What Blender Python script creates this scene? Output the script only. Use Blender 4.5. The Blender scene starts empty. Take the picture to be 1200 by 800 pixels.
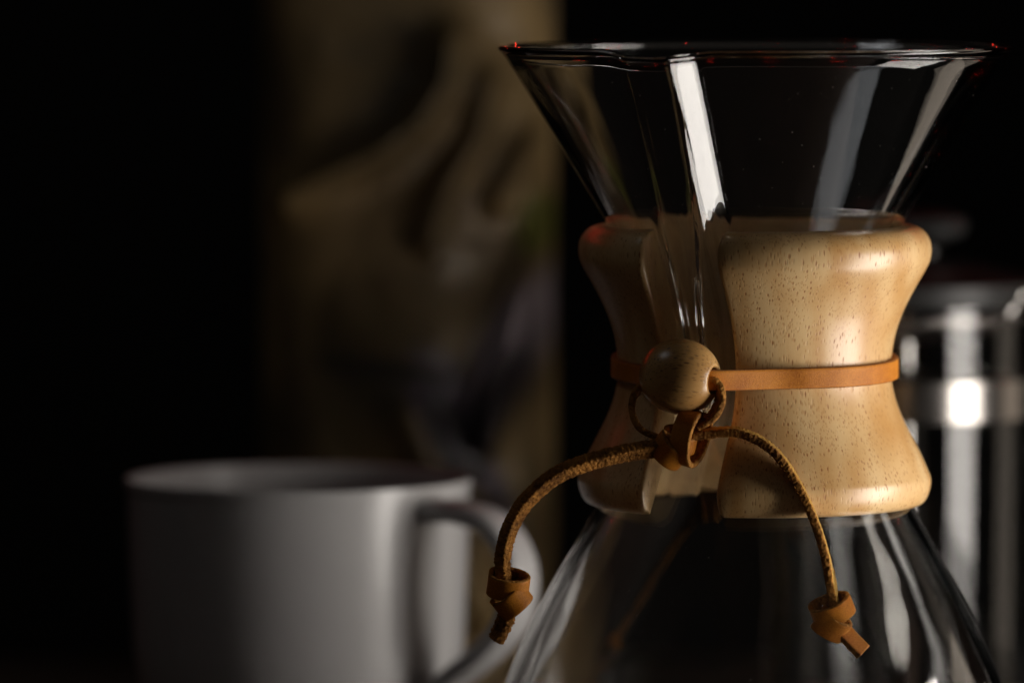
import bpy, bmesh, math, random
import numpy as np
from mathutils import Vector, noise
random.seed(4)
rng = np.random.default_rng(4)
S = bpy.context.scene
COL = S.collection
PI = math.pi

# ------------------------------------------------------------------ camera
# The brewer stands on the z axis. s = metres per photograph pixel (1200 wide) at its axis.
s = 0.000217
F = 8000.0                       # focal length in those pixels
TH = math.atan(524.0 / F)        # the camera looks slightly down
DIST = F * s
AX = 883.0                       # column of the brewer's axis in the photograph
FW = Vector((0, math.cos(TH), -math.sin(TH)))
UP = Vector((0, math.sin(TH), math.cos(TH)))
RT = Vector((1, 0, 0))


def ray(px, py):
    return RT * ((px - 600) / F) + UP * ((400 - py) / F) + FW


_r = ray(AX, 1000)
CAM = Vector((-_r.x / _r.y * DIST, -DIST, -_r.z / _r.y * DIST))


def P(px, py, dpx=0.0):
    """world point seen at (px, py), dpx (pixel units) nearer to the camera than the brewer's axis"""
    y = -dpx * s
    r = ray(px, py)
    k = (y - CAM.y) / r.y
    return CAM + r * k


def ZZ(py, dpx=0.0):
    return P(AX, py, dpx).z


cam_data = bpy.data.cameras.new('camera')
cam = bpy.data.objects.new('camera', cam_data)
COL.objects.link(cam)
cam.location = CAM
cam.rotation_euler = (PI / 2 - TH, 0, 0)
cam_data.sensor_width = 36
cam_data.lens = F / 1200 * 36
cam_data.clip_start = 0.05
cam_data.clip_end = 50
cam_data.dof.use_dof = True
cam_data.dof.focus_distance = DIST - 165 * s
cam_data.dof.aperture_fstop = 6.8
S.camera = cam

# ------------------------------------------------------------------ world, lamps, exposure
W = bpy.data.worlds.new('World')
S.world = W
W.use_nodes = True
W.node_tree.nodes['Background'].inputs[0].default_value = (0.9, 0.8, 0.7, 1)
W.node_tree.nodes['Background'].inputs[1].default_value = 0.012
S.view_settings.view_transform = 'Standard'
S.view_settings.look = 'None'
S.view_settings.exposure = 0.3
S.view_settings.gamma = 1.0
S.render.engine = 'CYCLES'
cy = S.cycles
cy.use_denoising = True
cy.max_bounces = 24
cy.transmission_bounces = 20
cy.glossy_bounces = 12
cy.transparent_max_bounces = 12
cy.caustics_reflective = True
cy.caustics_refractive = True
cy.blur_glossy = 0.3
cy.sample_clamp_indirect = 6.0


def area(name, loc, target, w, h, radiance, color, spread=180):
    d = bpy.data.lights.new(name, 'AREA')
    d.shape = 'RECTANGLE'
    d.size = w
    d.size_y = h
    d.energy = radiance * w * h * PI * 1.0     # radiance L over a flat emitter: power = L * A * pi
    d.color = color
    d.spread = math.radians(spread)
    o = bpy.data.objects.new(name, d)
    COL.objects.link(o)
    o.location = loc
    o.rotation_euler = (Vector(target) - Vector(loc)).to_track_quat('-Z', 'Y').to_euler()
    return o


# softbox beside the table on the right
area('softbox_lamp', (0.31, -0.060, 0.0535), (0, 0.06, 0.0535), 0.165, 0.237, 9.5, (1.0, 0.93, 0.86))
# weaker warm softbox further back on the right
area('warm_lamp', (0.46, 0.21, 0.04), (0.0, 0.03, 0.12), 0.15, 0.36, 0.60, (1.0, 0.84, 0.68))
# small dim softbox high on the left
area('high_left_lamp', (-0.36, -0.03, 0.62), (0, 0, 0.17), 0.16, 0.14, 0.66, (0.95, 0.97, 1.0))
# row of red light diodes high behind the table
for k in range(34):
    area('red_diode_lamp', (-0.36 + 0.022 * k, 0.27, 0.262), (-0.36 + 0.022 * k, 0.0, 0.18), 0.0012, 0.0012, 300.0, (1.0, 0.02, 0.01))

# ------------------------------------------------------------------ helpers


def link(name, verts, faces, mat, parent=None, smooth=True, label=None):
    me = bpy.data.meshes.new(name)
    me.from_pydata([tuple(v) for v in verts], [], faces)
    me.update()
    if smooth:
        me.polygons.foreach_set('use_smooth', [True] * len(me.polygons))
    if mat:
        me.materials.append(mat)
    o = bpy.data.objects.new(name, me)
    COL.objects.link(o)
    if parent:
        o.parent = parent
    if label:
        o['label'] = label
    return o


def thing(name, loc, label, cat):
    o = bpy.data.objects.new(name, None)
    COL.objects.link(o)
    o.location = loc
    o.empty_display_size = 0.01
    o['label'] = label
    o['category'] = cat
    bpy.context.view_layer.update()
    return o


def adopt(child, parent):
    child.parent = parent
    child.matrix_parent_inverse = parent.matrix_world.inverted()


def grid_faces(nu, nv, closed_u=False, closed_v=False, flip=False):
    f = []
    for i in range(nu if closed_u else nu - 1):
        i2 = (i + 1) % nu
        for j in range(nv if closed_v else nv - 1):
            j2 = (j + 1) % nv
            q = (i * nv + j, i2 * nv + j, i2 * nv + j2, i * nv + j2)
            f.append(q[::-1] if flip else q)
    return f


def fix_normals(o):
    bm = bmesh.new()
    bm.from_mesh(o.data)
    bmesh.ops.recalc_face_normals(bm, faces=bm.faces)
    bm.to_mesh(o.data)
    bm.free()
    return o


def catmull(pts, n):
    pts = [np.array(p, float) for p in pts]
    ext = [2 * pts[0] - pts[1]] + pts + [2 * pts[-1] - pts[-2]]
    out = []
    m = len(pts) - 1
    for k in range(n):
        t = k / (n - 1) * m
        i = min(int(t), m - 1)
        u = t - i
        a, b, c, d = ext[i:i + 4]
        out.append(0.5 * ((2 * b) + (-a + c) * u + (2 * a - 5 * b + 4 * c - d) * u * u + (-a + 3 * b - 3 * c + d) * u ** 3))
    return np.array(out)


def lathe(name, prof, centre, mat, parent=None, seg=96, closed=False, label=None, smooth=True):
    """prof: list of (radius, z) in metres"""
    v = []
    for i in range(seg):
        a = 2 * PI * i / seg
        for r, z in prof:
            v.append((centre[0] + r * math.sin(a), centre[1] - r * math.cos(a), z))
    f = grid_faces(seg, len(prof), closed_u=True, closed_v=closed)
    o = link(name, v, f, mat, None, smooth, label)
    bm = bmesh.new(); bm.from_mesh(o.data)
    bmesh.ops.remove_doubles(bm, verts=bm.verts, dist=1e-7)
    bmesh.ops.recalc_face_normals(bm, faces=bm.faces)
    bm.to_mesh(o.data); bm.free()
    o.data.polygons.foreach_set('use_smooth', [smooth] * len(o.data.polygons))
    o.data.set_sharp_from_angle(angle=math.radians(28))
    if parent:
        adopt(o, parent)
    return o


def mat_new(name):
    m = bpy.data.materials.new(name)
    m.use_nodes = True
    nt = m.node_tree
    return m, nt, nt.nodes['Principled BSDF']


def N(nt, typ, **kw):
    n = nt.nodes.new(typ)
    for k, v in kw.items():
        if k in n.inputs.keys():
            n.inputs[k].default_value = v
        else:
            setattr(n, k, v)
    return n


def ramp(nt, stops):
    n = nt.nodes.new('ShaderNodeValToRGB')
    while len(n.color_ramp.elements) < len(stops):
        n.color_ramp.elements.new(0.5)
    for e, (p, c) in zip(n.color_ramp.elements, stops):
        e.position = p
        e.color = c if len(c) == 4 else (*c, 1)
    return n


# ------------------------------------------------------------------ materials
def glass_mat(name, tint=(1, 1, 1), rough=0.0, bump=0.0, ior=1.47):
    m, nt, b = mat_new(name)
    b.inputs['Base Color'].default_value = (*tint, 1)
    b.inputs['Transmission Weight'].default_value = 1
    b.inputs['Roughness'].default_value = rough
    b.inputs['IOR'].default_value = ior
    tc = N(nt, 'ShaderNodeTexCoord')
    n_ = N(nt, 'ShaderNodeTexNoise', Scale=38.0, Detail=5.0, Roughness=0.6, Distortion=0.8)
    nt.links.new(tc.outputs['Object'], n_.inputs['Vector'])
    mr = N(nt, 'ShaderNodeMapRange')
    mr.inputs['From Min'].default_value = 0.50
    mr.inputs['From Max'].default_value = 0.72
    mr.inputs['To Min'].default_value = rough
    mr.inputs['To Max'].default_value = rough + 0.07
    nt.links.new(n_.outputs['Fac'], mr.inputs['Value'])
    nt.links.new(mr.outputs[0], b.inputs['Roughness'])
    return m


def wood_mat(name, c1, c2, cp, rough=0.34, seed=0.0, axis='Z'):
    m, nt, b = mat_new(name)
    L = nt.links
    tc = N(nt, 'ShaderNodeTexCoord')
    mp0 = N(nt, 'ShaderNodeMapping')
    mp0.inputs['Location'].default_value = (seed, seed * .7, seed * .3)
    if axis == 'X':
        mp0.inputs['Rotation'].default_value = (0, PI / 2, 0)
    L.new(tc.outputs['Object'], mp0.inputs['Vector'])
    # broad figure
    mp = N(nt, 'ShaderNodeMapping')
    mp.inputs['Scale'].default_value = (42, 42, 11)
    L.new(mp0.outputs[0], mp.inputs['Vector'])
    n1 = N(nt, 'ShaderNodeTexNoise', Scale=1.0, Detail=3.0, Roughness=0.5, Distortion=0.6)
    L.new(mp.outputs[0], n1.inputs['Vector'])
    mpw = N(nt, 'ShaderNodeMapping')
    mpw.inputs['Scale'].default_value = (1, 1, 0.30)
    mpw.inputs['Rotation'].default_value = (0.22, 0.3, 0.0)
    L.new(mp0.outputs[0], mpw.inputs['Vector'])
    wv = N(nt, 'ShaderNodeTexWave', Scale=42.0, Distortion=5.0, Detail=2.0)
    wv.inputs['Detail Scale'].default_value = 1.2
    wv.bands_direction = 'X'
    L.new(mpw.outputs[0], wv.inputs['Vector'])
    # fine fibres
    mpf = N(nt, 'ShaderNodeMapping')
    mpf.inputs['Scale'].default_value = (1800, 1800, 60)
    L.new(mp0.outputs[0], mpf.inputs['Vector'])
    nf = N(nt, 'ShaderNodeTexNoise', Scale=1.0, Detail=2.0)
    L.new(mpf.outputs[0], nf.inputs['Vector'])
    mpa = N(nt, 'ShaderNodeMapping')
    mpa.inputs['Scale'].default_value = (24, 24, 9)
    mpa.inputs['Rotation'].default_value = (0.10, 0.16, 0.0)
    L.new(mp0.outputs[0], mpa.inputs['Vector'])
    na = N(nt, 'ShaderNodeTexNoise', Scale=1.0, Detail=1.0)
    L.new(mpa.outputs[0], na.inputs['Vector'])
    ma = N(nt, 'ShaderNodeMath', operation='MULTIPLY'); ma.inputs[1].default_value = 60.0
    L.new(na.outputs['Fac'], ma.inputs[0])
    sa_ = N(nt, 'ShaderNodeMath', operation='SINE')
    L.new(ma.outputs[0], sa_.inputs[0])
    sh = N(nt, 'ShaderNodeMath', operation='MULTIPLY_ADD'); sh.inputs[1].default_value = 0.5; sh.inputs[2].default_value = 0.5
    L.new(sa_.outputs[0], sh.inputs[0])
    a1 = N(nt, 'ShaderNodeMath', operation='MULTIPLY_ADD'); a1.inputs[1].default_value = 0.30
    wa = N(nt, 'ShaderNodeMix', data_type='FLOAT'); wa.inputs[0].default_value = 0.55
    L.new(wv.outputs['Fac'], wa.inputs[2]); L.new(sh.outputs[0], wa.inputs[3]); L.new(wa.outputs[0], a1.inputs[0]); L.new(n1.outputs['Fac'], a1.inputs[2])
    a2 = N(nt, 'ShaderNodeMath', operation='MULTIPLY_ADD'); a2.inputs[1].default_value = 0.22
    L.new(nf.outputs['Fac'], a2.inputs[0]); L.new(a1.outputs[0], a2.inputs[2])
    cr = ramp(nt, [(0.50, c2), (1.0, c1)])
    L.new(a2.outputs[0], cr.inputs['Fac'])
    # pores: short dashes along the grain
    mpp = N(nt, 'ShaderNodeMapping')
    mpp.inputs['Scale'].default_value = (1150, 1150, 330)
    L.new(mp0.outputs[0], mpp.inputs['Vector'])
    vo = N(nt, 'ShaderNodeTexVoronoi', Scale=1.0, Randomness=1.0)
    L.new(mpp.outputs[0], vo.inputs['Vector'])
    pr = ramp(nt, [(0.16, (1, 1, 1)), (0.34, (0, 0, 0))])
    L.new(vo.outputs['Distance'], pr.inputs['Fac'])
    # keep a random share of the cells, more in some bands
    sep = N(nt, 'ShaderNodeSeparateColor')
    L.new(vo.outputs['Color'], sep.inputs[0])
    thr = N(nt, 'ShaderNodeMath', operation='MULTIPLY_ADD'); thr.inputs[1].default_value = 3.0; thr.inputs[2].default_value = -0.70
    L.new(n1.outputs['Fac'], thr.inputs[0])
    lt = N(nt, 'ShaderNodeMath', operation='LESS_THAN')
    L.new(sep.outputs[0], lt.inputs[0]); L.new(thr.outputs[0], lt.inputs[1])
    pm = N(nt, 'ShaderNodeMath', operation='MULTIPLY')
    L.new(pr.outputs[0], pm.inputs[0]); L.new(lt.outputs[0], pm.inputs[1])
    mpq = N(nt, 'ShaderNodeMapping')
    mpq.inputs['Scale'].default_value = (2000, 2000, 420)
    L.new(mp0.outputs[0], mpq.inputs['Vector'])
    vq = N(nt, 'ShaderNodeTexVoronoi', Scale=1.0, Randomness=1.0)
    L.new(mpq.outputs[0], vq.inputs['Vector'])
    sq = N(nt, 'ShaderNodeSeparateColor')
    L.new(vq.outputs['Color'], sq.inputs[0])
    nq = N(nt, 'ShaderNodeTexNoise', Scale=160.0, Detail=2.0)
    L.new(mpw.outputs[0], nq.inputs['Vector'])
    tq = N(nt, 'ShaderNodeMath', operation='MULTIPLY_ADD'); tq.inputs[1].default_value = 2.6; tq.inputs[2].default_value = -0.85
    L.new(nq.outputs['Fac'], tq.inputs[0])
    lq = N(nt, 'ShaderNodeMath', operation='LESS_THAN')
    L.new(sq.outputs[0], lq.inputs[0]); L.new(tq.outputs[0], lq.inputs[1])
    rq = ramp(nt, [(0.22, (1, 1, 1)), (0.42, (0, 0, 0))])
    L.new(vq.outputs['Distance'], rq.inputs['Fac'])
    mq = N(nt, 'ShaderNodeMath', operation='MULTIPLY')
    L.new(rq.outputs[0], mq.inputs[0]); L.new(lq.outputs[0], mq.inputs[1])
    mq2 = N(nt, 'ShaderNodeMath', operation='MULTIPLY'); mq2.inputs[1].default_value = 0.55
    L.new(mq.outputs[0], mq2.inputs[0])
    mxq = N(nt, 'ShaderNodeMix', data_type='RGBA')
    L.new(mq2.outputs[0], mxq.inputs['Factor'])
    L.new(cr.outputs[0], mxq.inputs[6]); mxq.inputs[7].default_value = (cp[0] * 1.25, cp[1] * 1.4, cp[2] * 1.5, 1)
    dk = N(nt, 'ShaderNodeMath', operation='MULTIPLY')
    L.new(pm.outputs[0], dk.inputs[0]); L.new(sep.outputs[1], dk.inputs[1])
    mx = N(nt, 'ShaderNodeMix', data_type='RGBA')
    L.new(dk.outputs[0], mx.inputs['Factor'])
    L.new(mxq.outputs[2], mx.inputs[6]); mx.inputs[7].default_value = (*cp, 1)
    L.new(mx.outputs[2], b.inputs['Base Color'])
    bp = N(nt, 'ShaderNodeBump', Strength=0.16, Distance=0.0002)
    inv = N(nt, 'ShaderNodeMath', operation='MULTIPLY_ADD'); inv.inputs[1].default_value = -1.0; 
    L.new(pm.outputs[0], inv.inputs[0])
    fs = N(nt, 'ShaderNodeMath', operation='MULTIPLY'); fs.inputs[1].default_value = 0.15
    L.new(nf.outputs['Fac'], fs.inputs[0]); L.new(fs.outputs[0], inv.inputs[2])
    L.new(inv.outputs[0], bp.inputs['Height'])
    L.new(bp.outputs[0], b.inputs['Normal'])
    rr = N(nt, 'ShaderNodeMath', operation='MULTIPLY_ADD'); rr.inputs[1].default_value = 0.25; rr.inputs[2].default_value = rough
    L.new(pm.outputs[0], rr.inputs[0])
    L.new(rr.outputs[0], b.inputs['Roughness'])
    b.inputs['Coat Weight'].default_value = 0.30
    b.inputs['Coat Roughness'].default_value = 0.28
    return m


def leather_mat(name, c1, c2, rough=0.5, scale=2600, bump=0.22):
    m, nt, b = mat_new(name)
    L = nt.links
    tc = N(nt, 'ShaderNodeTexCoord')
    n1 = N(nt, 'ShaderNodeTexNoise', Scale=scale, Detail=4.0, Roughness=0.6)
    L.new(tc.outputs['Object'], n1.inputs['Vector'])
    n2 = N(nt, 'ShaderNodeTexNoise', Scale=120.0, Detail=3.0)
    L.new(tc.outputs['Object'], n2.inputs['Vector'])
    v = N(nt, 'ShaderNodeTexVoronoi', Scale=scale * 1.6)
    L.new(tc.outputs['Object'], v.inputs['Vector'])
    ad = N(nt, 'ShaderNodeMath', operation='ADD')
    L.new(n1.outputs['Fac'], ad.inputs[0]); L.new(n2.outputs['Fac'], ad.inputs[1])
    hf = N(nt, 'ShaderNodeMath', operation='MULTIPLY'); hf.inputs[1].default_value = 0.5
    L.new(ad.outputs[0], hf.inputs[0])
    cr = ramp(nt, [(0.36, c2), (0.64, c1)])
    L.new(hf.outputs[0], cr.inputs['Fac'])
    L.new(cr.outputs[0], b.inputs['Base Color'])
    b.inputs['Roughness'].default_value = rough
    b.inputs['Specular IOR Level'].default_value = 0.22
    sb = N(nt, 'ShaderNodeMath', operation='ADD')
    L.new(n1.outputs['Fac'], sb.inputs[0]); L.new(v.outputs['Distance'], sb.inputs[1])
    bp = N(nt, 'ShaderNodeBump', Strength=bump, Distance=0.0003)
    L.new(sb.outputs[0], bp.inputs['Height'])
    L.new(bp.outputs[0], b.inputs['Normal'])
    return m


M_GLASS = glass_mat('brewer_glass', (0.985, 0.99, 0.985))
M_GLASS2 = glass_mat('press_glass', (0.90, 0.91, 0.91), ior=1.36)
M_GLASS.node_tree.nodes['Principled BSDF'].inputs['Specular IOR Level'].default_value = 0.38
M_GLASS2.node_tree.nodes['Principled BSDF'].inputs['Specular IOR Level'].default_value = 0.40
M_WOOD = wood_mat('collar_wood', (0.80, 0.555, 0.27), (0.62, 0.345, 0.12), (0.36, 0.14, 0.035))
M_BEAD = wood_mat('bead_wood', (0.70, 0.42, 0.16), (0.46, 0.235, 0.07), (0.10, 0.04, 0.015), rough=0.26, seed=0.37, axis='X')
M_LEATHER = leather_mat('tan_leather', (0.66, 0.25, 0.026), (0.40, 0.12, 0.010))
M_SUEDE = leather_mat('leather_flesh_side', (0.56, 0.25, 0.05), (0.12, 0.045, 0.010), rough=0.9, scale=620, bump=1.0)
M_YEDGE = leather_mat('leather_raw_edge', (0.52, 0.30, 0.06), (0.28, 0.15, 0.03), rough=0.8)
M_DEDGE = leather_mat('leather_dark', (0.34, 0.15, 0.045), (0.20, 0.08, 0.022), rough=0.8)


def simple(name, col, rough=0.5, metal=0.0, spec=0.5):
    m, nt, b = mat_new(name)
    b.inputs['Base Color'].default_value = (*col, 1)
    b.inputs['Roughness'].default_value = rough
    b.inputs['Metallic'].default_value = metal
    b.inputs['Specular IOR Level'].default_value = spec
    n = N(nt, 'ShaderNodeTexNoise', Scale=90.0, Detail=4.0)
    tc = N(nt, 'ShaderNodeTexCoord')
    nt.links.new(tc.outputs['Object'], n.inputs['Vector'])
    mr = N(nt, 'ShaderNodeMapRange')
    mr.inputs['To Min'].default_value = max(0.0, rough - 0.03)
    mr.inputs['To Max'].default_value = rough + 0.04
    nt.links.new(n.outputs['Fac'], mr.inputs['Value'])
    nt.links.new(mr.outputs[0], b.inputs['Roughness'])
    return m


M_STEEL = simple('polished_steel', (0.62, 0.60, 0.58), 0.09, 1.0)
M_PORC = simple('white_porcelain', (0.42, 0.415, 0.415), 0.22)
M_PORC.node_tree.nodes['Principled BSDF'].inputs['Specular IOR Level'].default_value = 0.35
M_BLACK = simple('black_plastic', (0.02, 0.02, 0.02), 0.35)
M_SATIN = simple('satin_steel_band', (0.26, 0.245, 0.23), 0.20, 1.0)
M_DSTEEL = simple('brushed_steel', (0.20, 0.18, 0.17), 0.42, 1.0)
M_LID = simple('smoked_lid', (0.015, 0.015, 0.015), 0.42, spec=0.3)
M_TABLE = wood_mat('table_wood', (0.11, 0.07, 0.05), (0.06, 0.035, 0.024), (0.015, 0.008, 0.005), rough=0.45, seed=1.3, axis='X')
M_BACK = simple('backdrop_black', (0.006, 0.006, 0.006), 0.9, spec=0.1)
M_DUST = simple('dust', (0.6, 0.58, 0.55), 0.9)

# ------------------------------------------------------------------ the setting
tv = [(-0.9, -0.35, 0), (0.155, -0.35, 0), (0.155, 0.45, 0), (-0.9, 0.45, 0)]
tv2 = [(x, y, -0.03) for x, y, z in tv]
table = link('table', tv + tv2, [(0, 1, 2, 3), (7, 6, 5, 4), (0, 4, 5, 1), (1, 5, 6, 2), (2, 6, 7, 3), (3, 7, 4, 0)], M_TABLE, smooth=False)
table['kind'] = 'structure'
wall = link('wall', [(-2, 1.2, -0.8), (2, 1.2, -0.8), (2, 1.2, 2), (-2, 1.2, 2), (-2, 1.25, -0.8), (2, 1.25, -0.8), (2, 1.25, 2), (-2, 1.25, 2)],
            [(0, 1, 2, 3), (7, 6, 5, 4), (0, 4, 5, 1), (1, 5, 6, 2), (2, 6, 7, 3), (3, 7, 4, 0)], M_BACK, smooth=False)
wall['kind'] = 'structure'

# ------------------------------------------------------------------ the brewer
brewer = thing('pour_over_coffee_maker', (0, 0, 0),
               'hourglass glass pour-over coffee maker with wooden collar tied by tan leather cord and bead', 'coffee maker')

GY = [54, 100, 150, 200, 250, 275, 300, 330, 360, 395, 430, 465, 500, 530, 560, 604, 640, 675, 705, 737, 770, 800, 840, 880, 915, 945, 968, 985, 996]
GR = [301, 272, 241, 211, 181, 166, 152, 137, 125, 116, 113, 117, 130, 146, 165, 193, 214, 234, 251, 267, 282, 294, 306, 312, 308, 296, 275, 245, 205]


def smooth_interp(y):
    return np.interp(y, GY, GR)


# smooth the radius curve
_ys = np.linspace(40, 1010, 971)
_rs = smooth_interp(_ys)
_k = np.exp(-0.5 * (np.arange(-30, 31) / 12.0) ** 2); _k /= _k.sum()
_rs2 = np.convolve(np.pad(_rs, 30, mode='edge'), _k, mode='valid')
_w = np.clip((_ys - 90) / 30, 0, 1) * np.clip((960 - _ys) / 30, 0, 1)
_rs = _rs * (1 - _w) + _rs2 * _w


def RG(y):
    return float(np.interp(y, _ys, _rs))


PHIS = math.radians(-24.8)      # where the spout faces
PHI0 = math.radians(-27.8)      # where the spout and the gap of the collar face (0 = camera, minus = left)


_tu = np.linspace(-3, 3, 601)
_tg = np.clip(1 - np.abs(_tu), 0, 1)
_kk = np.exp(-0.5 * (np.arange(-60, 61) / 7.5) ** 2); _kk /= _kk.sum()
_tg = np.convolve(np.pad(_tg, 60, mode='edge'), _kk, mode='valid')


def _smooth_table(ky, kv, sig=16):
    yy = np.arange(0, 1011)
    vv = np.interp(yy, ky, kv)
    k_ = np.exp(-0.5 * (np.arange(-60, 61) / sig) ** 2); k_ /= k_.sum()
    return np.convolve(np.pad(vv, 60, mode='edge'), k_, mode='valid')


_TB = _smooth_table([54, 120, 230, 300, 340, 400, 470, 530, 585], [36, 36, 36, 45, 45, 38, 20, 8, 0])
_TL = _smooth_table([54, 250, 390, 600], [-47, -52, -44, -40])
_TC = _smooth_table([54, 240, 310, 390, 600], [28, 15, 4, -2, -2])
_TR = _smooth_table([54, 240, 310, 390, 600], [51, 42, 37, 27, 28])


def bump_amp(y):
    return float(_TB[int(min(1010, y))])


def spout_profile(y, v):
    """folded pouring channel: a long left face, a ridge and a short steep right face"""
    k_ = int(min(1010, y))
    vl, vc, vr = _TL[k_], _TC[k_], _TR[k_]
    if v < vc:
        u_ = (v - vc) / (vc - vl)
    else:
        u_ = (v - vc) / (vr - vc)
    return float(np.interp(u_, _tu, _tg)) / 0.93 if abs(u_) < 3 else 0.0


def glass_point(phi, y, off, z0, wob):
    """off: inward offset in px"""
    R = RG(y)
    d = (phi - PHIS + PI) % (2 * PI) - PI
    v = R * d
    g = spout_profile(y, v) if abs(v) < 160 else 0.0
    r = R + bump_amp(y) * g - off
    q = Vector((math.sin(phi) * 2.2 + wob, math.cos(phi) * 2.2, y / 170.0))
    r += noise.noise(q) * 0.7 + noise.noise(q * 3.1) * 0.10
    # fine streaks left by shaping the spout
    if g > 0.01 and y < 500:
        r += min(1.0, 2 * g) * (noise.noise(Vector((v / 6.0 + y * 0.004, y / 150.0, 5 + wob))) * (1.0 if v > _TC[int(y)] else 0.07))
    # fire-polished, slightly thicker rim
    if y < 80:
        b_ = math.exp(-((y - 56) / 9.0) ** 2) * 1.5
        r += b_ if off < T / 2 else -b_
    dip = 0.0
    if y < 110:
        dd = math.exp(-((v - 2) / 52.0) ** 4)
        dip = dd * 6.5 * (1 - (y - 54) / 56.0 if y > 54 else 1)
    return r, y + dip


NPHI = 640
prof = []   # (offset inward, y)
T = 11.5    # wall thickness in px (about 2.5 mm)
ys = list(np.concatenate([np.linspace(60, 130, 22), np.linspace(134, 600, 120), np.linspace(606, 960, 60), np.linspace(966, 996, 8)]))
rim = []
for k in range(9):
    a = PI * k / 8
    rim.append((T / 2 - (T / 2 + 1.0) * math.cos(a), 59.5 - 6.5 * math.sin(a)))
outer = [(0.0, y) for y in ys]
inner = [(T, y) for y in ys]
loop = [(o, y, 0.0) for o, y in outer[::-1]] + [(o, y, 3.0 if o > T / 2 else 0.0) for o, y in rim] + [(o, y, 3.0) for o, y in inner]
verts = []
phis = []
# finer columns at the spout
u = np.linspace(0, 2 * PI, NPHI, endpoint=False)
phis = u - 0.62 * np.sin(u)
phis = phis + PHIS
zcache = {}
# z for a pixel row on the axis plane
za, zb = ZZ(0), ZZ(1000)
row_z = lambda y: float(np.interp(y, _zy, _zz))
_zy = np.linspace(0, 1010, 102)
_zz = np.array([ZZ(float(q)) for q in _zy])
for phi in phis:
    sp, cp_ = math.sin(phi), math.cos(phi)
    for off, y, wob in loop:
        r, yy = glass_point(phi, max(y, 54), off, 0, wob)
        yy += (y - max(y, 54))
        verts.append((r * s * sp, -r * s * cp_, row_z(yy)))
nl = len(loop)
# close the bottom, outer and inner
rows_bottom_o = [(190, 0.0), (120, 6), (0.5, 10)]
faces = grid_faces(NPHI, nl, closed_u=True)
base = len(verts)
verts.append((0, 0, row_z(985)))
verts.append((0, 0, row_z(985) + T * s * 1.3))
for i in range(NPHI):
    j = (i + 1) % NPHI
    faces.append((i * nl, base, j * nl))
    faces.append((i * nl + nl - 1, j * nl + nl - 1, base + 1))
glass = fix_normals(link('glass_body', verts, faces, M_GLASS, brewer))
glass['label'] = 'clear glass hourglass body with a pouring spout channel'

# collar -------------------------------------------------------------
CO = [(1071, 264.5), (1077, 267), (1083, 272), (1088, 280), (1090, 290), (1089, 302), (1084, 314), (1073, 333), (1064, 350), (1056, 367), (1049, 388), (1045, 408),
      (1043, 428), (1044, 446), (1049, 468), (1057, 489), (1067, 509), (1078, 530), (1086, 548), (1090, 558), (1090, 567), (1087, 578), (1082, 586), (1075, 589.5)]
co = catmull([(x - AX, y) for x, y in CO], 80)
ci = [(RG(y) + 2.0, y) for y in np.linspace(590, 263, 40)]
# round the sharp top and bottom where outer meets inner
sec = [(r, y) for r, y in co] + ci
sec = np.array(sec)


def loop_normals(q):
    t = np.roll(q, -1, 0) - np.roll(q, 1, 0)
    t /= np.linalg.norm(t, axis=1)[:, None] + 1e-9
    n = np.stack([t[:, 1], -t[:, 0]], 1)
    c = q.mean(0)
    if ((q - c) * n).sum() > 0:
        n = -n
    return n      # inward


SN = loop_normals(sec)
GAP = 47.0
BV = 7.0


def collar_half(side):
    v = []
    steps = []
    nb = 6
    for k in range(nb):
        a = (1 - k / (nb - 1)) * PI / 2
        steps.append(('s', GAP + BV * (1 - math.sin(a)), BV * (1 - math.cos(a))))
    nm = 90
    rows = []
    for kind, vv, ins in steps:
        rows.append((vv, ins, None))
    for m_ in range(1, nm):
        rows.append((GAP + BV, 0.0, m_ / nm))
    for kind, vv, ins in steps[::-1]:
        rows.append((vv, ins, 'end'))
    for vv, ins, t in rows:
        for q_, ((r, y), (nx, ny)) in enumerate(zip(sec, SN)):
            fade = min(1.0, abs(y - 263) / 6.0) if q_ < 80 else 0.0
            rr = r + nx * ins * fade
            yy = y + ny * ins * fade
            a0 = math.asin(vv / rr)
            if t is None:
                a = a0
            elif t == 'end':
                a = PI - math.asin((vv - GAP + 5.0) / rr)
            else:
                e = math.asin(vv / rr)
                e2_ = math.asin((vv - GAP + 5.0) / rr)
                a = e + (PI - e - e2_) * t
            phi = PHI0 + side * a
            v.append((rr * s * math.sin(phi), -rr * s * math.cos(phi), row_z(yy)))
    n = len(sec)
    f = grid_faces(len(rows), n, closed_v=True)
    f.append(tuple(range(n)))
    f.append(tuple(range((len(rows) - 1) * n, len(rows) * n))[::-1])
    o = fix_normals(link('collar_half', v, f, M_WOOD, brewer))
    return o


c1 = collar_half(1)
c1['label'] = 'right half of the pale wooden collar'
c2 = collar_half(-1)
c2['label'] = 'left half of the wooden collar'
for o_ in (c1, c2):
    pass

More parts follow.
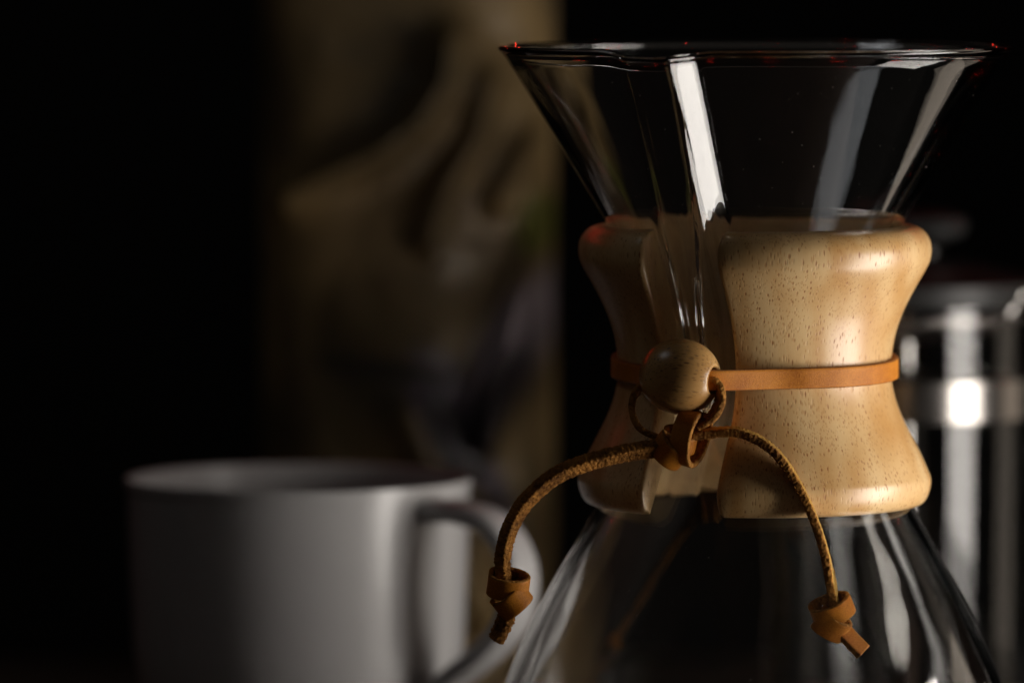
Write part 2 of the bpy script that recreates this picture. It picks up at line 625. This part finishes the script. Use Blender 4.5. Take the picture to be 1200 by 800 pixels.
# bead ---------------------------------------------------------------
BR = 205.0
bx, by = BR * math.sin(PHI0), BR * math.cos(PHI0)     # px, by = towards camera
bead_c = P(797, 441, by)
tdir = Vector((math.cos(PHI0), math.sin(PHI0) * 1.0, 0)).normalized()   # towards the right end of the hole
tdir = Vector((math.cos(PHI0), math.sin(PHI0), 0.0))
bprof = []
Lh, Rb, Rh = 45.0, 43.5, 15.0
for k in range(33):
    a = math.radians(-70 + 140 * k / 32)
    x = Lh * math.sin(a) / math.sin(math.radians(70)) * 0.98
    r = Rb * math.cos(a) ** 0.9
    bprof.append((x, r))
bprof = [(-Lh * 0.90, Rh)] + [(x, max(r, Rh + 2)) for x, r in bprof] + [(Lh * 0.90, Rh)] + [(0, Rh)]
bv = []
zaxis = Vector((0, 0, 1))
side_v = tdir.cross(zaxis).normalized()
NB = 72
for i in range(NB):
    a = 2 * PI * i / NB
    d = side_v * math.cos(a) + zaxis * math.sin(a)
    for x, r in bprof:
        bv.append(tdir * (x * s) + d * (r * s))
bead = fix_normals(link('bead', bv, grid_faces(NB, len(bprof), True, True), M_BEAD))
bead.location = bead_c
bead.rotation_euler = (0.0, math.radians(5), 0)
bead.parent = brewer
bead['label'] = 'round wooden bead threaded on the leather cord'


# leather ------------------------------------------------------------
def ribbon(name, pts, norms, w, t, mat, n=160, parent=None, rough=0.0, suede=False, mat2=None, cap=True, seed=0):
    """pts: world points, norms: outward facing direction of the smooth face at each point"""
    C_ = catmull([tuple(p) for p in pts], n)
    Nn = catmull([tuple(p) for p in norms], n)
    ws = np.interp(np.linspace(0, 1, n), np.linspace(0, 1, len(w)), w) if hasattr(w, '__len__') else np.full(n, w)
    cs = []
    K = 5
    hw, ht, rr = 1.0, 1.0, 0.0
    # rounded rectangle in units of half width / half thickness
    pr = []
    m = 9
    for k in range(m):
        pr.append((-0.9 + 1.8 * k / (m - 1), 1.0))
    pr += [(0.975, 0.72), (1.0, 0.0), (0.975, -0.72)]
    for k in range(m):
        pr.append((0.9 - 1.8 * k / (m - 1), -1.0))
    pr += [(-0.975, -0.72), (-1.0, 0.0), (-0.975, 0.72)]
    v = []
    for i in range(n):
        T_ = C_[min(i + 1, n - 1)] - C_[max(i - 1, 0)]
        T_ /= np.linalg.norm(T_) + 1e-12
        nn = Nn[i] - T_ * np.dot(Nn[i], T_)
        nn /= np.linalg.norm(nn) + 1e-12
        Wd = np.cross(T_, nn)
        for a, b in pr:
            p = C_[i] + Wd * (a * ws[i] * s / 2) + nn * (b * t * s / 2)
            if b < 0.9 or suede:
                q = Vector(p) * 2000 + Vector((seed, 0, 0))
                k2 = rough if b < -0.5 or suede else rough * 0.45
                p = p + (nn * noise.noise(q) + Wd * noise.noise(q + Vector((9, 9, 9)))) * k2 * s
            v.append(tuple(p))
    np_ = len(pr)
    f = grid_faces(n, np_, closed_v=True)
    nfq = len(f)
    if cap:
        f.append(tuple(range(np_)))
        f.append(tuple(range((n - 1) * np_, n * np_))[::-1])
    o = link(name, v, f, mat, parent)
    if mat2:
        o.data.materials.append(mat2)
        for i, pl in enumerate(o.data.polygons):
            j = i % np_
            if i < nfq and j >= m - 1:
                pl.material_index = 1
    fix_normals(o)
    return o, C_, Nn


def join_objs(name, objs, parent):
    bm = bmesh.new()
    mats = []
    for o in objs:
        off = {}
        for k, m_ in enumerate(o.data.materials):
            if m_ not in mats:
                mats.append(m_)
            off[k] = mats.index(m_)
        me = o.data
        n0 = len(bm.faces)
        bm.from_mesh(me)
        bm.faces.ensure_lookup_table()
        for f_ in bm.faces[n0:]:
            f_.material_index = off.get(f_.material_index, 0)
    me = bpy.data.meshes.new(name)
    bm.to_mesh(me); bm.free()
    for m_ in mats:
        me.materials.append(m_)
    me.polygons.foreach_set('use_smooth', [True] * len(me.polygons))
    for o in objs:
        bpy.data.objects.remove(o)
    o = bpy.data.objects.new(name, me)
    COL.objects.link(o)
    o.parent = parent
    return o


def V(dx, dyup, dcam):
    return Vector((dx, -dcam, dyup))


# strap round the waist
pts, nrm = [], []
bead_in_r = bead_c + tdir * (40 * s)
bead_in_l = bead_c - tdir * (40 * s)
pts.append(bead_c + tdir * (20 * s)); nrm.append(V(math.sin(PHI0), 0, math.cos(PHI0)))
pts.append(bead_c + tdir * (42 * s) + Vector((0, 0, -3 * s))); nrm.append(V(-0.3, 0, 1))


def waist(phi_deg, R=164.5):
    a = math.radians(phi_deg)
    y = 427 + 7 * math.cos(a) - 2.0 * math.cos(2 * a)
    return Vector((R * s * math.sin(a), -R * s * math.cos(a), row_z(y))), V(math.sin(a), 0.0, math.cos(a))


a = 6
while a <= 304:
    p, n_ = waist(a, 164.5 if 12 < a < 300 else 168)
    pts.append(p); nrm.append(n_)
    a += 14.9
pts.append(bead_c - tdir * (42 * s)); nrm.append(V(-0.6, 0, 0.8))
pts.append(bead_c - tdir * (20 * s)); nrm.append(V(math.sin(PHI0), 0, math.cos(PHI0)))
strap, _, _ = ribbon('leather_strap', pts, nrm, 24.5, 8.5, M_LEATHER, n=360, rough=0.9, mat2=M_DEDGE)
strap.parent = brewer
strap['label'] = 'flat tan leather strap round the waist of the collar'


def lp(px, py, d):
    return P(px, py, d)


D0 = by     # depth of the bead centre, px
# loops from the bead down to the knot
loopr, _, _ = ribbon('cord_loop', [lp(826, 442, D0 + 14), lp(841, 450, D0 + 18), lp(844, 468, D0 + 20), lp(836, 486, D0 + 18), lp(818, 500, D0 + 14)],
                     [V(.6, .8, .3), V(1, .4, -.2), V(1, -.1, -.3), V(.9, -.5, -.3), V(.6, -.8, 0)], 22, 7, M_LEATHER, n=60, rough=1.6, mat2=M_SUEDE)
loopr.parent = strap
loopl, _, _ = ribbon('cord_loop', [lp(768, 448, D0 - 24), lp(748, 456, D0 - 18), lp(740, 478, D0 - 10), lp(750, 502, D0), lp(775, 514, D0 + 8)],
                     [V(-.6, .8, .3), V(-1, .3, -.1), V(-1, -.1, 0), V(-.7, -.7, 0), V(-.3, -1, 0)], 20, 7, M_LEATHER, n=60, rough=1.6, mat2=M_SUEDE)
loopl.parent = strap


def ring(c, axis, R, w, t, a0, a1, seedv=0, flat=1.0, shift=0.0, mat=M_LEATHER):
    """part of a turn of flat leather: c centre, axis = axis of the turn (band width runs along it)"""
    ax = Vector(axis).normalized()
    e1 = ax.cross(Vector((0, 1, 0)))
    if e1.length < 0.1:
        e1 = ax.cross(Vector((0, 0, 1)))
    e1.normalize()
    e2 = ax.cross(e1)
    ps, ns = [], []
    k = 14
    for i in range(k + 1):
        a_ = math.radians(a0 + (a1 - a0) * i / k)
        d = e1 * math.cos(a_) + e2 * math.sin(a_) * flat
        ps.append(c + d * (R * s) + ax * (shift * s * (i / k - 0.5)))
        ns.append((e1 * math.cos(a_) * flat + e2 * math.sin(a_)).normalized())
    o, _, _ = ribbon('turn', ps, ns, w, t, mat, n=90, rough=0.7, mat2=M_SUEDE, seed=seedv)
    return o


kn = []
kc = lp(806, 513, D0 + 16)
kn.append(ring(kc + V(3 * s, 0, 0), V(0.86, -0.22, 0.46), 30, 25, 6, 0, 360, 1, flat=0.72, shift=8))
kn.append(ring(lp(785, 527, D0 + 12), V(0.55, 0.70, 0.5), 19, 28, 6, 0, 360, 2, flat=0.85, shift=-8))
kn.append(ring(lp(796, 516, D0 + 10), V(0.2, 0.9, 0.3), 17, 22, 7, 0, 360, 3, flat=0.9, shift=5))
knot = join_objs('knot', kn, strap)
knot['label'] = 'large leather knot hanging under the bead'


def cord(name, pts2, norms2, w, t, n=200, seed=0, rough=2.6, fuzz=1500, swap=False):
    o, C_, Nn = ribbon(name, pts2, norms2, w, t, M_YEDGE, n=n, rough=rough, suede=True, mat2=M_SUEDE, seed=seed)
    o.parent = strap
    # loose fibres of the flesh side
    fv, ff = [], []
    r_ = random.Random(seed + 3)
    for k in range(fuzz):
        i = r_.randrange(3, n - 3)
        T_ = C_[i + 1] - C_[i - 1]; T_ /= np.linalg.norm(T_)
        nn = Nn[i] - T_ * np.dot(Nn[i], T_); nn /= np.linalg.norm(nn)
        Wd = np.cross(T_, nn)
        ww = w if not hasattr(w, '__len__') else float(np.interp(i / (n - 1), np.linspace(0, 1, len(w)), w))
        a_ = r_.uniform(-1, 1)
        if r_.random() < 0.75:
            p0 = C_[i] + Wd * a_ * ww * s / 2 - nn * (t * 0.48 * s)
            dr = -nn * 1.0
        else:
            sg = r_.choice((-1, 1))
            p0 = C_[i] + Wd * sg * ww * s * 0.49 - nn * (r_.uniform(-.4, .5) * t * s)
            dr = Wd * sg
        d = dr + T_ * r_.uniform(-1.2, 1.2) + Wd * r_.uniform(-.8, .8)
        d /= np.linalg.norm(d)
        ln = r_.uniform(1.4, 4.6) * s
        sd = np.cross(d, T_ + 0.3 * Wd); sd /= np.linalg.norm(sd) + 1e-9
        b_ = len(fv)
        hw_ = 0.35 * s
        fv += [tuple(p0 - sd * hw_), tuple(p0 + sd * hw_), tuple(p0 + d * ln + T_ * r_.uniform(-1, 1) * s)]
        ff.append((b_, b_ + 1, b_ + 2))
    fz = link('suede_fuzz', fv, ff, M_SUEDE, o, smooth=False)
    fz['kind'] = 'stuff'
    return o


# right cord: seen on its edge
R_pts = [lp(800, 512, D0 + 14), lp(832, 507, D0 + 14), lp(868, 507, D0 + 18), lp(905, 527, D0 + 22), lp(935, 568, D0 + 24), lp(958, 620, D0 + 24), lp(970, 665, D0 + 22), lp(976, 708, D0 + 20), lp(978, 722, D0 + 20)]
R_n = [V(0, 1, .12)] * 2 + [V(.2, 1, .10), V(.7, .8, .10), V(1, .5, .08), V(1, .3, .08), V(1, .1, .1), V(1, 0, .2), V(1, 0, .3)]
cr_ = cord('cord', R_pts, R_n, 21, 9.5, seed=11, n=420, rough=1.2)
cr_['label'] = 'right end of the cord arching over the collar'
L_pts = [lp(808, 516, D0 + 10), lp(775, 524, D0 + 16), lp(735, 530, D0 + 22), lp(690, 541, D0 + 26), lp(650, 558, D0 + 28), lp(616, 588, D0 + 28), lp(597, 620, D0 + 26), lp(589, 655, D0 + 24), lp(591, 685, D0 + 24), lp(591, 700, D0 + 22)]
L_n = [V(-.2, .4, -1), V(-.2, .6, -1), V(-.2, .9, -.9), V(-.3, .9, -.8), V(-.5, .8, -.8), V(-.9, .4, -.7), V(-1, .1, -.6), V(-1, 0, -.5), V(-1, -.1, -.4), V(-1, -.1, -.4)]
cl_ = cord('cord', L_pts, L_n, 19, 13, seed=31, n=420, rough=1.4, fuzz=2200)
cl_['label'] = 'left end of the cord hanging free over the mug'

# end knots
ek = []
c0 = lp(596, 684, D0 + 24)
ek.append(ring(c0, V(0.12, 0.95, 0.26), 21.5, 25, 5.5, 0, 360, 5, flat=0.85, shift=6))
ek.append(ring(lp(600, 703, D0 + 26), V(-0.62, 0.80, 0.16), 19, 25, 5.5, 0, 360, 6, flat=0.85, shift=5))
e1 = join_objs('end_knot', ek, strap)
e1['label'] = 'small knot at the left cord end'
t1, _, _ = ribbon('cord_tip', [lp(598, 708, D0 + 22), lp(591, 728, D0 + 22), lp(581, 750, D0 + 20)], [V(-.8, .3, .5), V(-.8, .3, .6), V(-.9, .2, .5)], 21, 11, M_SUEDE, n=40, rough=3.0, suede=True, mat2=M_SUEDE)
t1.parent = strap
ek = []
ek.append(ring(lp(974, 715, D0 + 20), V(-0.36, 0.92, 0.24), 22, 23, 5.5, 0, 360, 7, flat=0.85, shift=5))
ek.append(ring(lp(974, 733, D0 + 22), V(0.50, 0.80, 0.22), 17, 26, 5.5, 0, 360, 8, flat=0.85, shift=5))
e2 = join_objs('end_knot', ek, strap)
e2['label'] = 'small knot at the right cord end'
t2, _, _ = ribbon('cord_tip', [lp(978, 730, D0 + 22), lp(992, 746, D0 + 24), lp(1010, 765, D0 + 24)], [V(.5, .5, .9), V(.45, .5, .9), V(.45, .5, .9)], 20, 9, M_LEATHER, n=40, rough=2.0, mat2=M_SUEDE)
t2.parent = strap

# dust specks on the glass
dv, df = [], []
for k in range(120):
    y = random.choice([random.uniform(80, 250), random.uniform(620, 800)])
    phi = random.uniform(-1.2, 1.2)
    r, yy = glass_point(phi, y, 0, 0, 0.0)
    r += 0.5
    c = Vector((r * s * math.sin(phi), -r * s * math.cos(phi), row_z(yy)))
    q = random.uniform(0.2, 0.6) * s * (1.6 if random.random() < 0.08 else 1)
    b_ = len(dv)
    nn = Vector((math.sin(phi), -math.cos(phi), 0))
    tt = Vector((math.cos(phi), math.sin(phi), 0))
    dv += [c - tt * q, c + tt * q * random.uniform(.4, 1), c + Vector((0, 0, q * random.uniform(.8, 2))), c - Vector((0, 0, q)), c + nn * q, c - nn * q * 0.8]
    for f_ in ((0, 4, 2), (4, 1, 2), (0, 3, 4), (3, 1, 4), (0, 2, 5), (2, 1, 5), (0, 5, 3), (5, 1, 3)):
        df.append(tuple(b_ + i for i in f_))
dust = link('dust_specks', dv, df, M_DUST, glass, smooth=False)
dust['kind'] = 'stuff'

# ------------------------------------------------------------------ mug
MD = -800.0                      # px behind the brewer's axis
mk = (DIST - MD * s) / DIST      # size factor at that depth
mc = P(350, 559, MD)
mr = 204 * s * mk
mug = thing('mug', (mc.x, mc.y, 0), 'white porcelain mug with a rounded handle, out of focus at the left', 'mug')
zt = mc.z
mprof = []
mp_pts = [(0.0, 0.004), (0.60, 0.003), (0.68, 0.0), (0.74, 0.0), (0.80, 0.006), (0.90, 0.018), (0.955, 0.035), (0.975, 0.06), (0.985, 0.08), (1.0, zt - 0.002), (0.995, zt), (0.965, zt - 0.0005), (0.955, zt - 0.003), (0.945, 0.08), (0.93, 0.05), (0.90, 0.03), (0.80, 0.014), (0.5, 0.010), (0.0, 0.010)]
lathe('mug_body', [(r * mr, z) for r, z in mp_pts], (mc.x, mc.y), M_PORC, mug, seg=128)
ha = math.radians(52)
hd = Vector((math.sin(ha), -math.cos(ha), 0))
hs = Vector((math.cos(ha), math.sin(ha), 0))
hz = lambda py: P(560, py, MD + 60).z
hp = [(0.955, 594), (1.20, 591), (1.46, 606), (1.61, 650), (1.58, 705), (1.42, 745), (1.18, 780), (0.94, 812)]
hpt = catmull([(mc.x + hd.x * r * mr, mc.y + hd.y * r * mr, hz(y)) for r, y in hp], 60)
hv = []
for i in range(60):
    T_ = hpt[min(i + 1, 59)] - hpt[max(i - 1, 0)]
    T_ /= np.linalg.norm(T_)
    nn = np.cross(T_, np.array(hs))
    for k in range(20):
        a = 2 * PI * k / 20
        ca, sa = math.cos(a), math.sin(a)
        ca = math.copysign(abs(ca) ** 0.7, ca); sa = math.copysign(abs(sa) ** 0.7, sa)
        hv.append(hpt[i] + np.array(hs) * ca * 0.0064 + nn * sa * 0.0033)
ho = fix_normals(link('handle', hv, grid_faces(60, 20, closed_v=True) + [tuple(range(20)), tuple(range(1180, 1200))], M_PORC))
adopt(ho, mug)

# ------------------------------------------------------------------ french press
FD = -1020.0
fk = (DIST - FD * s) / DIST
fc = P(1062, 460, FD)
fr = 158 * s * fk
press = thing('french_press', (fc.x, fc.y, 0), 'glass french press with chrome lid and bands, behind the coffee maker at the right', 'french press')
fz = lambda py: P(1062, py, FD).z
zb_ = 0.012
th = 0.0022
gp = [(0.0, zb_), (fr * 0.9, zb_), (fr - 0.002, zb_ + 0.002), (fr, zb_ + 0.006), (fr, fz(350)), (fr - th, fz(350)), (fr - th, zb_ + 0.008), (fr - th - 0.003, zb_ + 0.004), (0.0, zb_ + 0.003)]
lathe('beaker', gp, (fc.x, fc.y), M_GLASS2, press, seg=128)


def band(name, y0, y1, out=0.0012, th_=0.0012):
    r1 = fr + out + 0.0003
    z0, z1 = fz(y1), fz(y0)
    e = 0.0004
    return lathe(name, [(r1 + e, z0), (r1 + th_ - e, z0), (r1 + th_, z0 + e), (r1 + th_, z1 - e), (r1 + th_ - e, z1), (r1 + e, z1), (r1, z1 - e), (r1, z0 + e)], (fc.x, fc.y), M_SATIN, press, seg=128, closed=True)


band('frame_band', 436, 485, 0.0)
band('frame_band', 792, 850, 0.0)
# lid
lz = fz(350)
lr = fr + 0.0022
lidp = [(0, fz(300)), (fr * 0.25, fz(301)), (fr * 0.45, fz(306)), (fr * 0.70, fz(315)), (fr * 0.90, fz(322)), (lr - 0.001, fz(325)), (lr, fz(328)), (lr, fz(352)), (lr - 0.0012, fz(352)), (lr - 0.0012, fz(332)), (fr * 0.6, fz(322)), (0, fz(312))]
lid = lathe('lid', lidp, (fc.x, fc.y), M_LID, press, seg=128)
knob = lathe('knob', [(0, fz(246)), (0.006, fz(247)), (0.0105, fz(254)), (0.0118, fz(264)), (0.0105, fz(275)), (0.006, fz(284)), (0.003, fz(290)), (0.003, fz(308)), (0, fz(308))], (fc.x + 0.006, fc.y), M_BLACK, press, seg=48)
# plunger: rod and mesh disc
lathe('plunger_rod', [(0, fz(330)), (0.0022, fz(330)), (0.0022, fz(760)), (0, fz(760))], (fc.x, fc.y), M_STEEL, press, seg=24)
pd = fr - th - 0.001
lathe('plunger_disc', [(0, fz(392)), (pd * 0.3, fz(391)), (pd * 0.55, fz(384)), (pd * 0.86, fz(368)), (pd, fz(366)), (pd, fz(372)), (pd * 0.86, fz(374)), (pd * 0.55, fz(391)), (0, fz(400))], (fc.x, fc.y), M_DSTEEL, press, seg=96)


def tube(name, pts_, r, mat, parent, n=40, k=10):
    c = catmull([tuple(p) for p in pts_], n)
    v = []
    prev = np.array((0.3, 0.2, 1.0))
    for i in range(n):
        T_ = c[min(i + 1, n - 1)] - c[max(i - 1, 0)]
        T_ /= np.linalg.norm(T_)
        a_ = np.cross(T_, prev); a_ /= np.linalg.norm(a_)
        b_ = np.cross(T_, a_)
        for j in range(k):
            q = 2 * PI * j / k
            v.append(c[i] + (a_ * math.cos(q) + b_ * math.sin(q)) * r)
    o = fix_normals(link(name, v, grid_faces(n, k, closed_v=True) + [tuple(range(k)), tuple(range((n - 1) * k, n * k))], mat))
    if parent:
        adopt(o, parent)
    return o


fq = lambda px, py: P(px, py, FD + 120)
tube('filter_spring', [fq(1060, 352), fq(1092, 350), fq(1120, 362), fq(1140, 378), fq(1160, 386), fq(1178, 372), fq(1200, 340)], 0.0012, M_STEEL, press, n=60, k=8)
# four flat uprights of the frame and their feet
for q in (2, 92, 182, 272):
    a = math.radians(q)
    d = Vector((math.sin(a), -math.cos(a), 0)); t_ = Vector((math.cos(a), math.sin(a), 0))
    hw_ = 0.0013
    v = []
    for (z, rr) in ((0.0, fr + 0.004), (0.010, fr + 0.0022), (fz(850), fr + 0.0022), (fz(480), fr + 0.0022)):
        for sg, dd in ((-1, 0), (1, 0), (1, 0.0011), (-1, 0.0011)):
            p = Vector((fc.x, fc.y, z)) + d * (rr + dd) + t_ * (hw_ * sg)
            v.append(p)
    up = fix_normals(link('frame_upright', v, grid_faces(4, 4, closed_v=True) + [(0, 1, 2, 3), (12, 13, 14, 15)], M_STEEL, smooth=False))
    adopt(up, press)
# handle of the press at the right, outside the frame
hx = [(fc.x + fr + 0.001, fc.y, fz(455)), (fc.x + fr + 0.022, fc.y, fz(450)), (fc.x + fr + 0.036, fc.y, fz(480)), (fc.x + fr + 0.038, fc.y, fz(650)), (fc.x + fr + 0.034, fc.y, fz(790)), (fc.x + fr + 0.018, fc.y, fz(825)), (fc.x + fr + 0.001, fc.y, fz(822))]
tube('handle', hx, 0.006, M_BLACK, press, n=60, k=14)

# ------------------------------------------------------------------ coffee bag
BD = -1800.0
bk = (DIST - BD * s) / DIST
bcx = P(478, 400, BD)
bw = 345 * s * bk
m, nt, b = mat_new('printed_kraft_bag')
L = nt.links
tc = N(nt, 'ShaderNodeTexCoord')
n1 = N(nt, 'ShaderNodeTexNoise', Scale=14.0, Detail=4.0)
L.new(tc.outputs['Object'], n1.inputs['Vector'])
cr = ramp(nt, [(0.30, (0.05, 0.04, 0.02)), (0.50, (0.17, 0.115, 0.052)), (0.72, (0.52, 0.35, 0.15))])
L.new(n1.outputs['Fac'], cr.inputs['Fac'])
last = cr.outputs[0]


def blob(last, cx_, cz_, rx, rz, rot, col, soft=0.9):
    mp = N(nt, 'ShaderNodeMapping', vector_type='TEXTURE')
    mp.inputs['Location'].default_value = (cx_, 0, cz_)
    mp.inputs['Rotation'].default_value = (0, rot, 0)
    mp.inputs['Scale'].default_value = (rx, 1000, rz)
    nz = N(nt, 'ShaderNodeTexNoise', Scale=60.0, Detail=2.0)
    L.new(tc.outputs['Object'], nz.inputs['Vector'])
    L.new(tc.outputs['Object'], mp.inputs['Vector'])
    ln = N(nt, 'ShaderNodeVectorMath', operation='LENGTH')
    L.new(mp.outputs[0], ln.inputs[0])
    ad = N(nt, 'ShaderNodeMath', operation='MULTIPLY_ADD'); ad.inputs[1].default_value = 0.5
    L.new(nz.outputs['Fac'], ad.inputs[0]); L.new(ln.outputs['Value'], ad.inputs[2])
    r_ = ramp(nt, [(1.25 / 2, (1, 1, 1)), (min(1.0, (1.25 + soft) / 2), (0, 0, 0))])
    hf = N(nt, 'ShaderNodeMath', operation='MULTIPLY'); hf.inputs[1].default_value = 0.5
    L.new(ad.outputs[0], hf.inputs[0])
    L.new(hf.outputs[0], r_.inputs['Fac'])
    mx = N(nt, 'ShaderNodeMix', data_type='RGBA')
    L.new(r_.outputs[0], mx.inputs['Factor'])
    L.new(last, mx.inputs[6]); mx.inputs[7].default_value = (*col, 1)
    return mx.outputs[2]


def bag_xz(px, py):
    p = P(px, py, BD + 110)
    return p.x - bcx.x, p.z


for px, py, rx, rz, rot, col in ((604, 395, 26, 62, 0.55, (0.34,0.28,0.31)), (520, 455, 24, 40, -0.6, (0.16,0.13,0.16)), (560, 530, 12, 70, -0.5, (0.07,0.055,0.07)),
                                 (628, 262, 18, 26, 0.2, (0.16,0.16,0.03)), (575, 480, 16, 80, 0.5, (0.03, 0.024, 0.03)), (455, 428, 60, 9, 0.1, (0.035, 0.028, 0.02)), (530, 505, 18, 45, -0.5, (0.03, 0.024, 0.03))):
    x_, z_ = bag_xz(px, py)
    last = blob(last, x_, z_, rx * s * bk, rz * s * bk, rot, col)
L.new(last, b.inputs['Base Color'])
b.inputs['Roughness'].default_value = 0.5
M_BAG = m
NX, NZ = 110, 190
ztop = P(478, -130, BD).z


def ridge(px, py, segs, width, amp):
    best = 1e9
    for (x0, y0), (x1, y1) in zip(segs[:-1], segs[1:]):
        dx, dy = x1 - x0, y1 - y0
        t = max(0, min(1, ((px - x0) * dx + (py - y0) * dy) / (dx * dx + dy * dy)))
        d = math.hypot(px - x0 - t * dx, py - y0 - t * dy)
        best = min(best, d)
    return amp * math.exp(-(best / width) ** 1.5)


RIDGES = [([(528, 60), (522, 110), (492, 160), (440, 200), (335, 250)], 20, 0.017), ([(575, 110), (560, 180), (525, 240), (505, 300)], 17, 0.012),
          ([(650, 150), (612, 205), (585, 255)], 16, 0.013), ([(645, 235), (632, 310), (605, 400), (570, 540)], 22, 0.015), ([(480, 520), (540, 640), (560, 760)], 30, 0.010)]
bvv = []
for j in range(NZ):
    z = ztop * j / (NZ - 1)
    fy = j / (NZ - 1)
    th_front = 0.046 * (1 - 0.55 * fy ** 2)
    for i in range(NX):
        uu = i / (NX - 1) * 2 - 1
        x = bcx.x + uu * bw / 2 * (1 + 0.01 * noise.noise(Vector((3, z * 20, 1))))
        edge = (1 - abs(uu) ** 2.6)
        px = 478 + uu * 172
        py = -130 + (1 - fy) * 1000
        h = 0
        for sg, wd, am in RIDGES:
            h += ridge(px, py, sg, wd, am)
        q = Vector((x * 16, z * 16, 2.0))
        h += noise.noise(q) * 0.003 + abs(noise.noise(q * 2.3)) * 0.0028 + noise.noise(q * 6) * 0.0008
        y = bcx.y - (th_front * (edge ** 0.5)) - h * min(1, edge * 2.5)
        bvv.append((x, y, z))
nf = len(bvv)
for j in range(NZ):
    z = ztop * j / (NZ - 1)
    fy = j / (NZ - 1)
    for i in range(NX):
        uu = i / (NX - 1) * 2 - 1
        x = bvv[j * NX + i][0]
        q = Vector((x * 16, z * 16, 12.0))
        y = bcx.y + 0.001 + 0.028 * (1 - 0.7 * fy) * (1 - abs(uu) ** 5) ** 0.5 + noise.noise(q) * 0.003
        bvv.append((x, y, z))
bf = grid_faces(NZ, NX) + [tuple(nf + k for k in f_[::-1]) for f_ in grid_faces(NZ, NX)]
for j in range(NZ - 1):
    bf.append((j * NX, (j + 1) * NX, nf + (j + 1) * NX, nf + j * NX))
    bf.append((j * NX + NX - 1, nf + j * NX + NX - 1, nf + (j + 1) * NX + NX - 1, (j + 1) * NX + NX - 1))
for i in range(NX - 1):
    bf.append((i, nf + i, nf + i + 1, i + 1))
    k0 = (NZ - 1) * NX
    bf.append((k0 + i, k0 + i + 1, nf + k0 + i + 1, nf + k0 + i))
bvv = [(x - bcx.x, y - bcx.y, z) for x, y, z in bvv]
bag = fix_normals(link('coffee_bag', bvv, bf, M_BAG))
bag.location = (bcx.x, bcx.y, 0)
bag['label'] = 'tall crumpled brown coffee bag standing dim and blurred in the background behind the mug'
bag['category'] = 'bag'
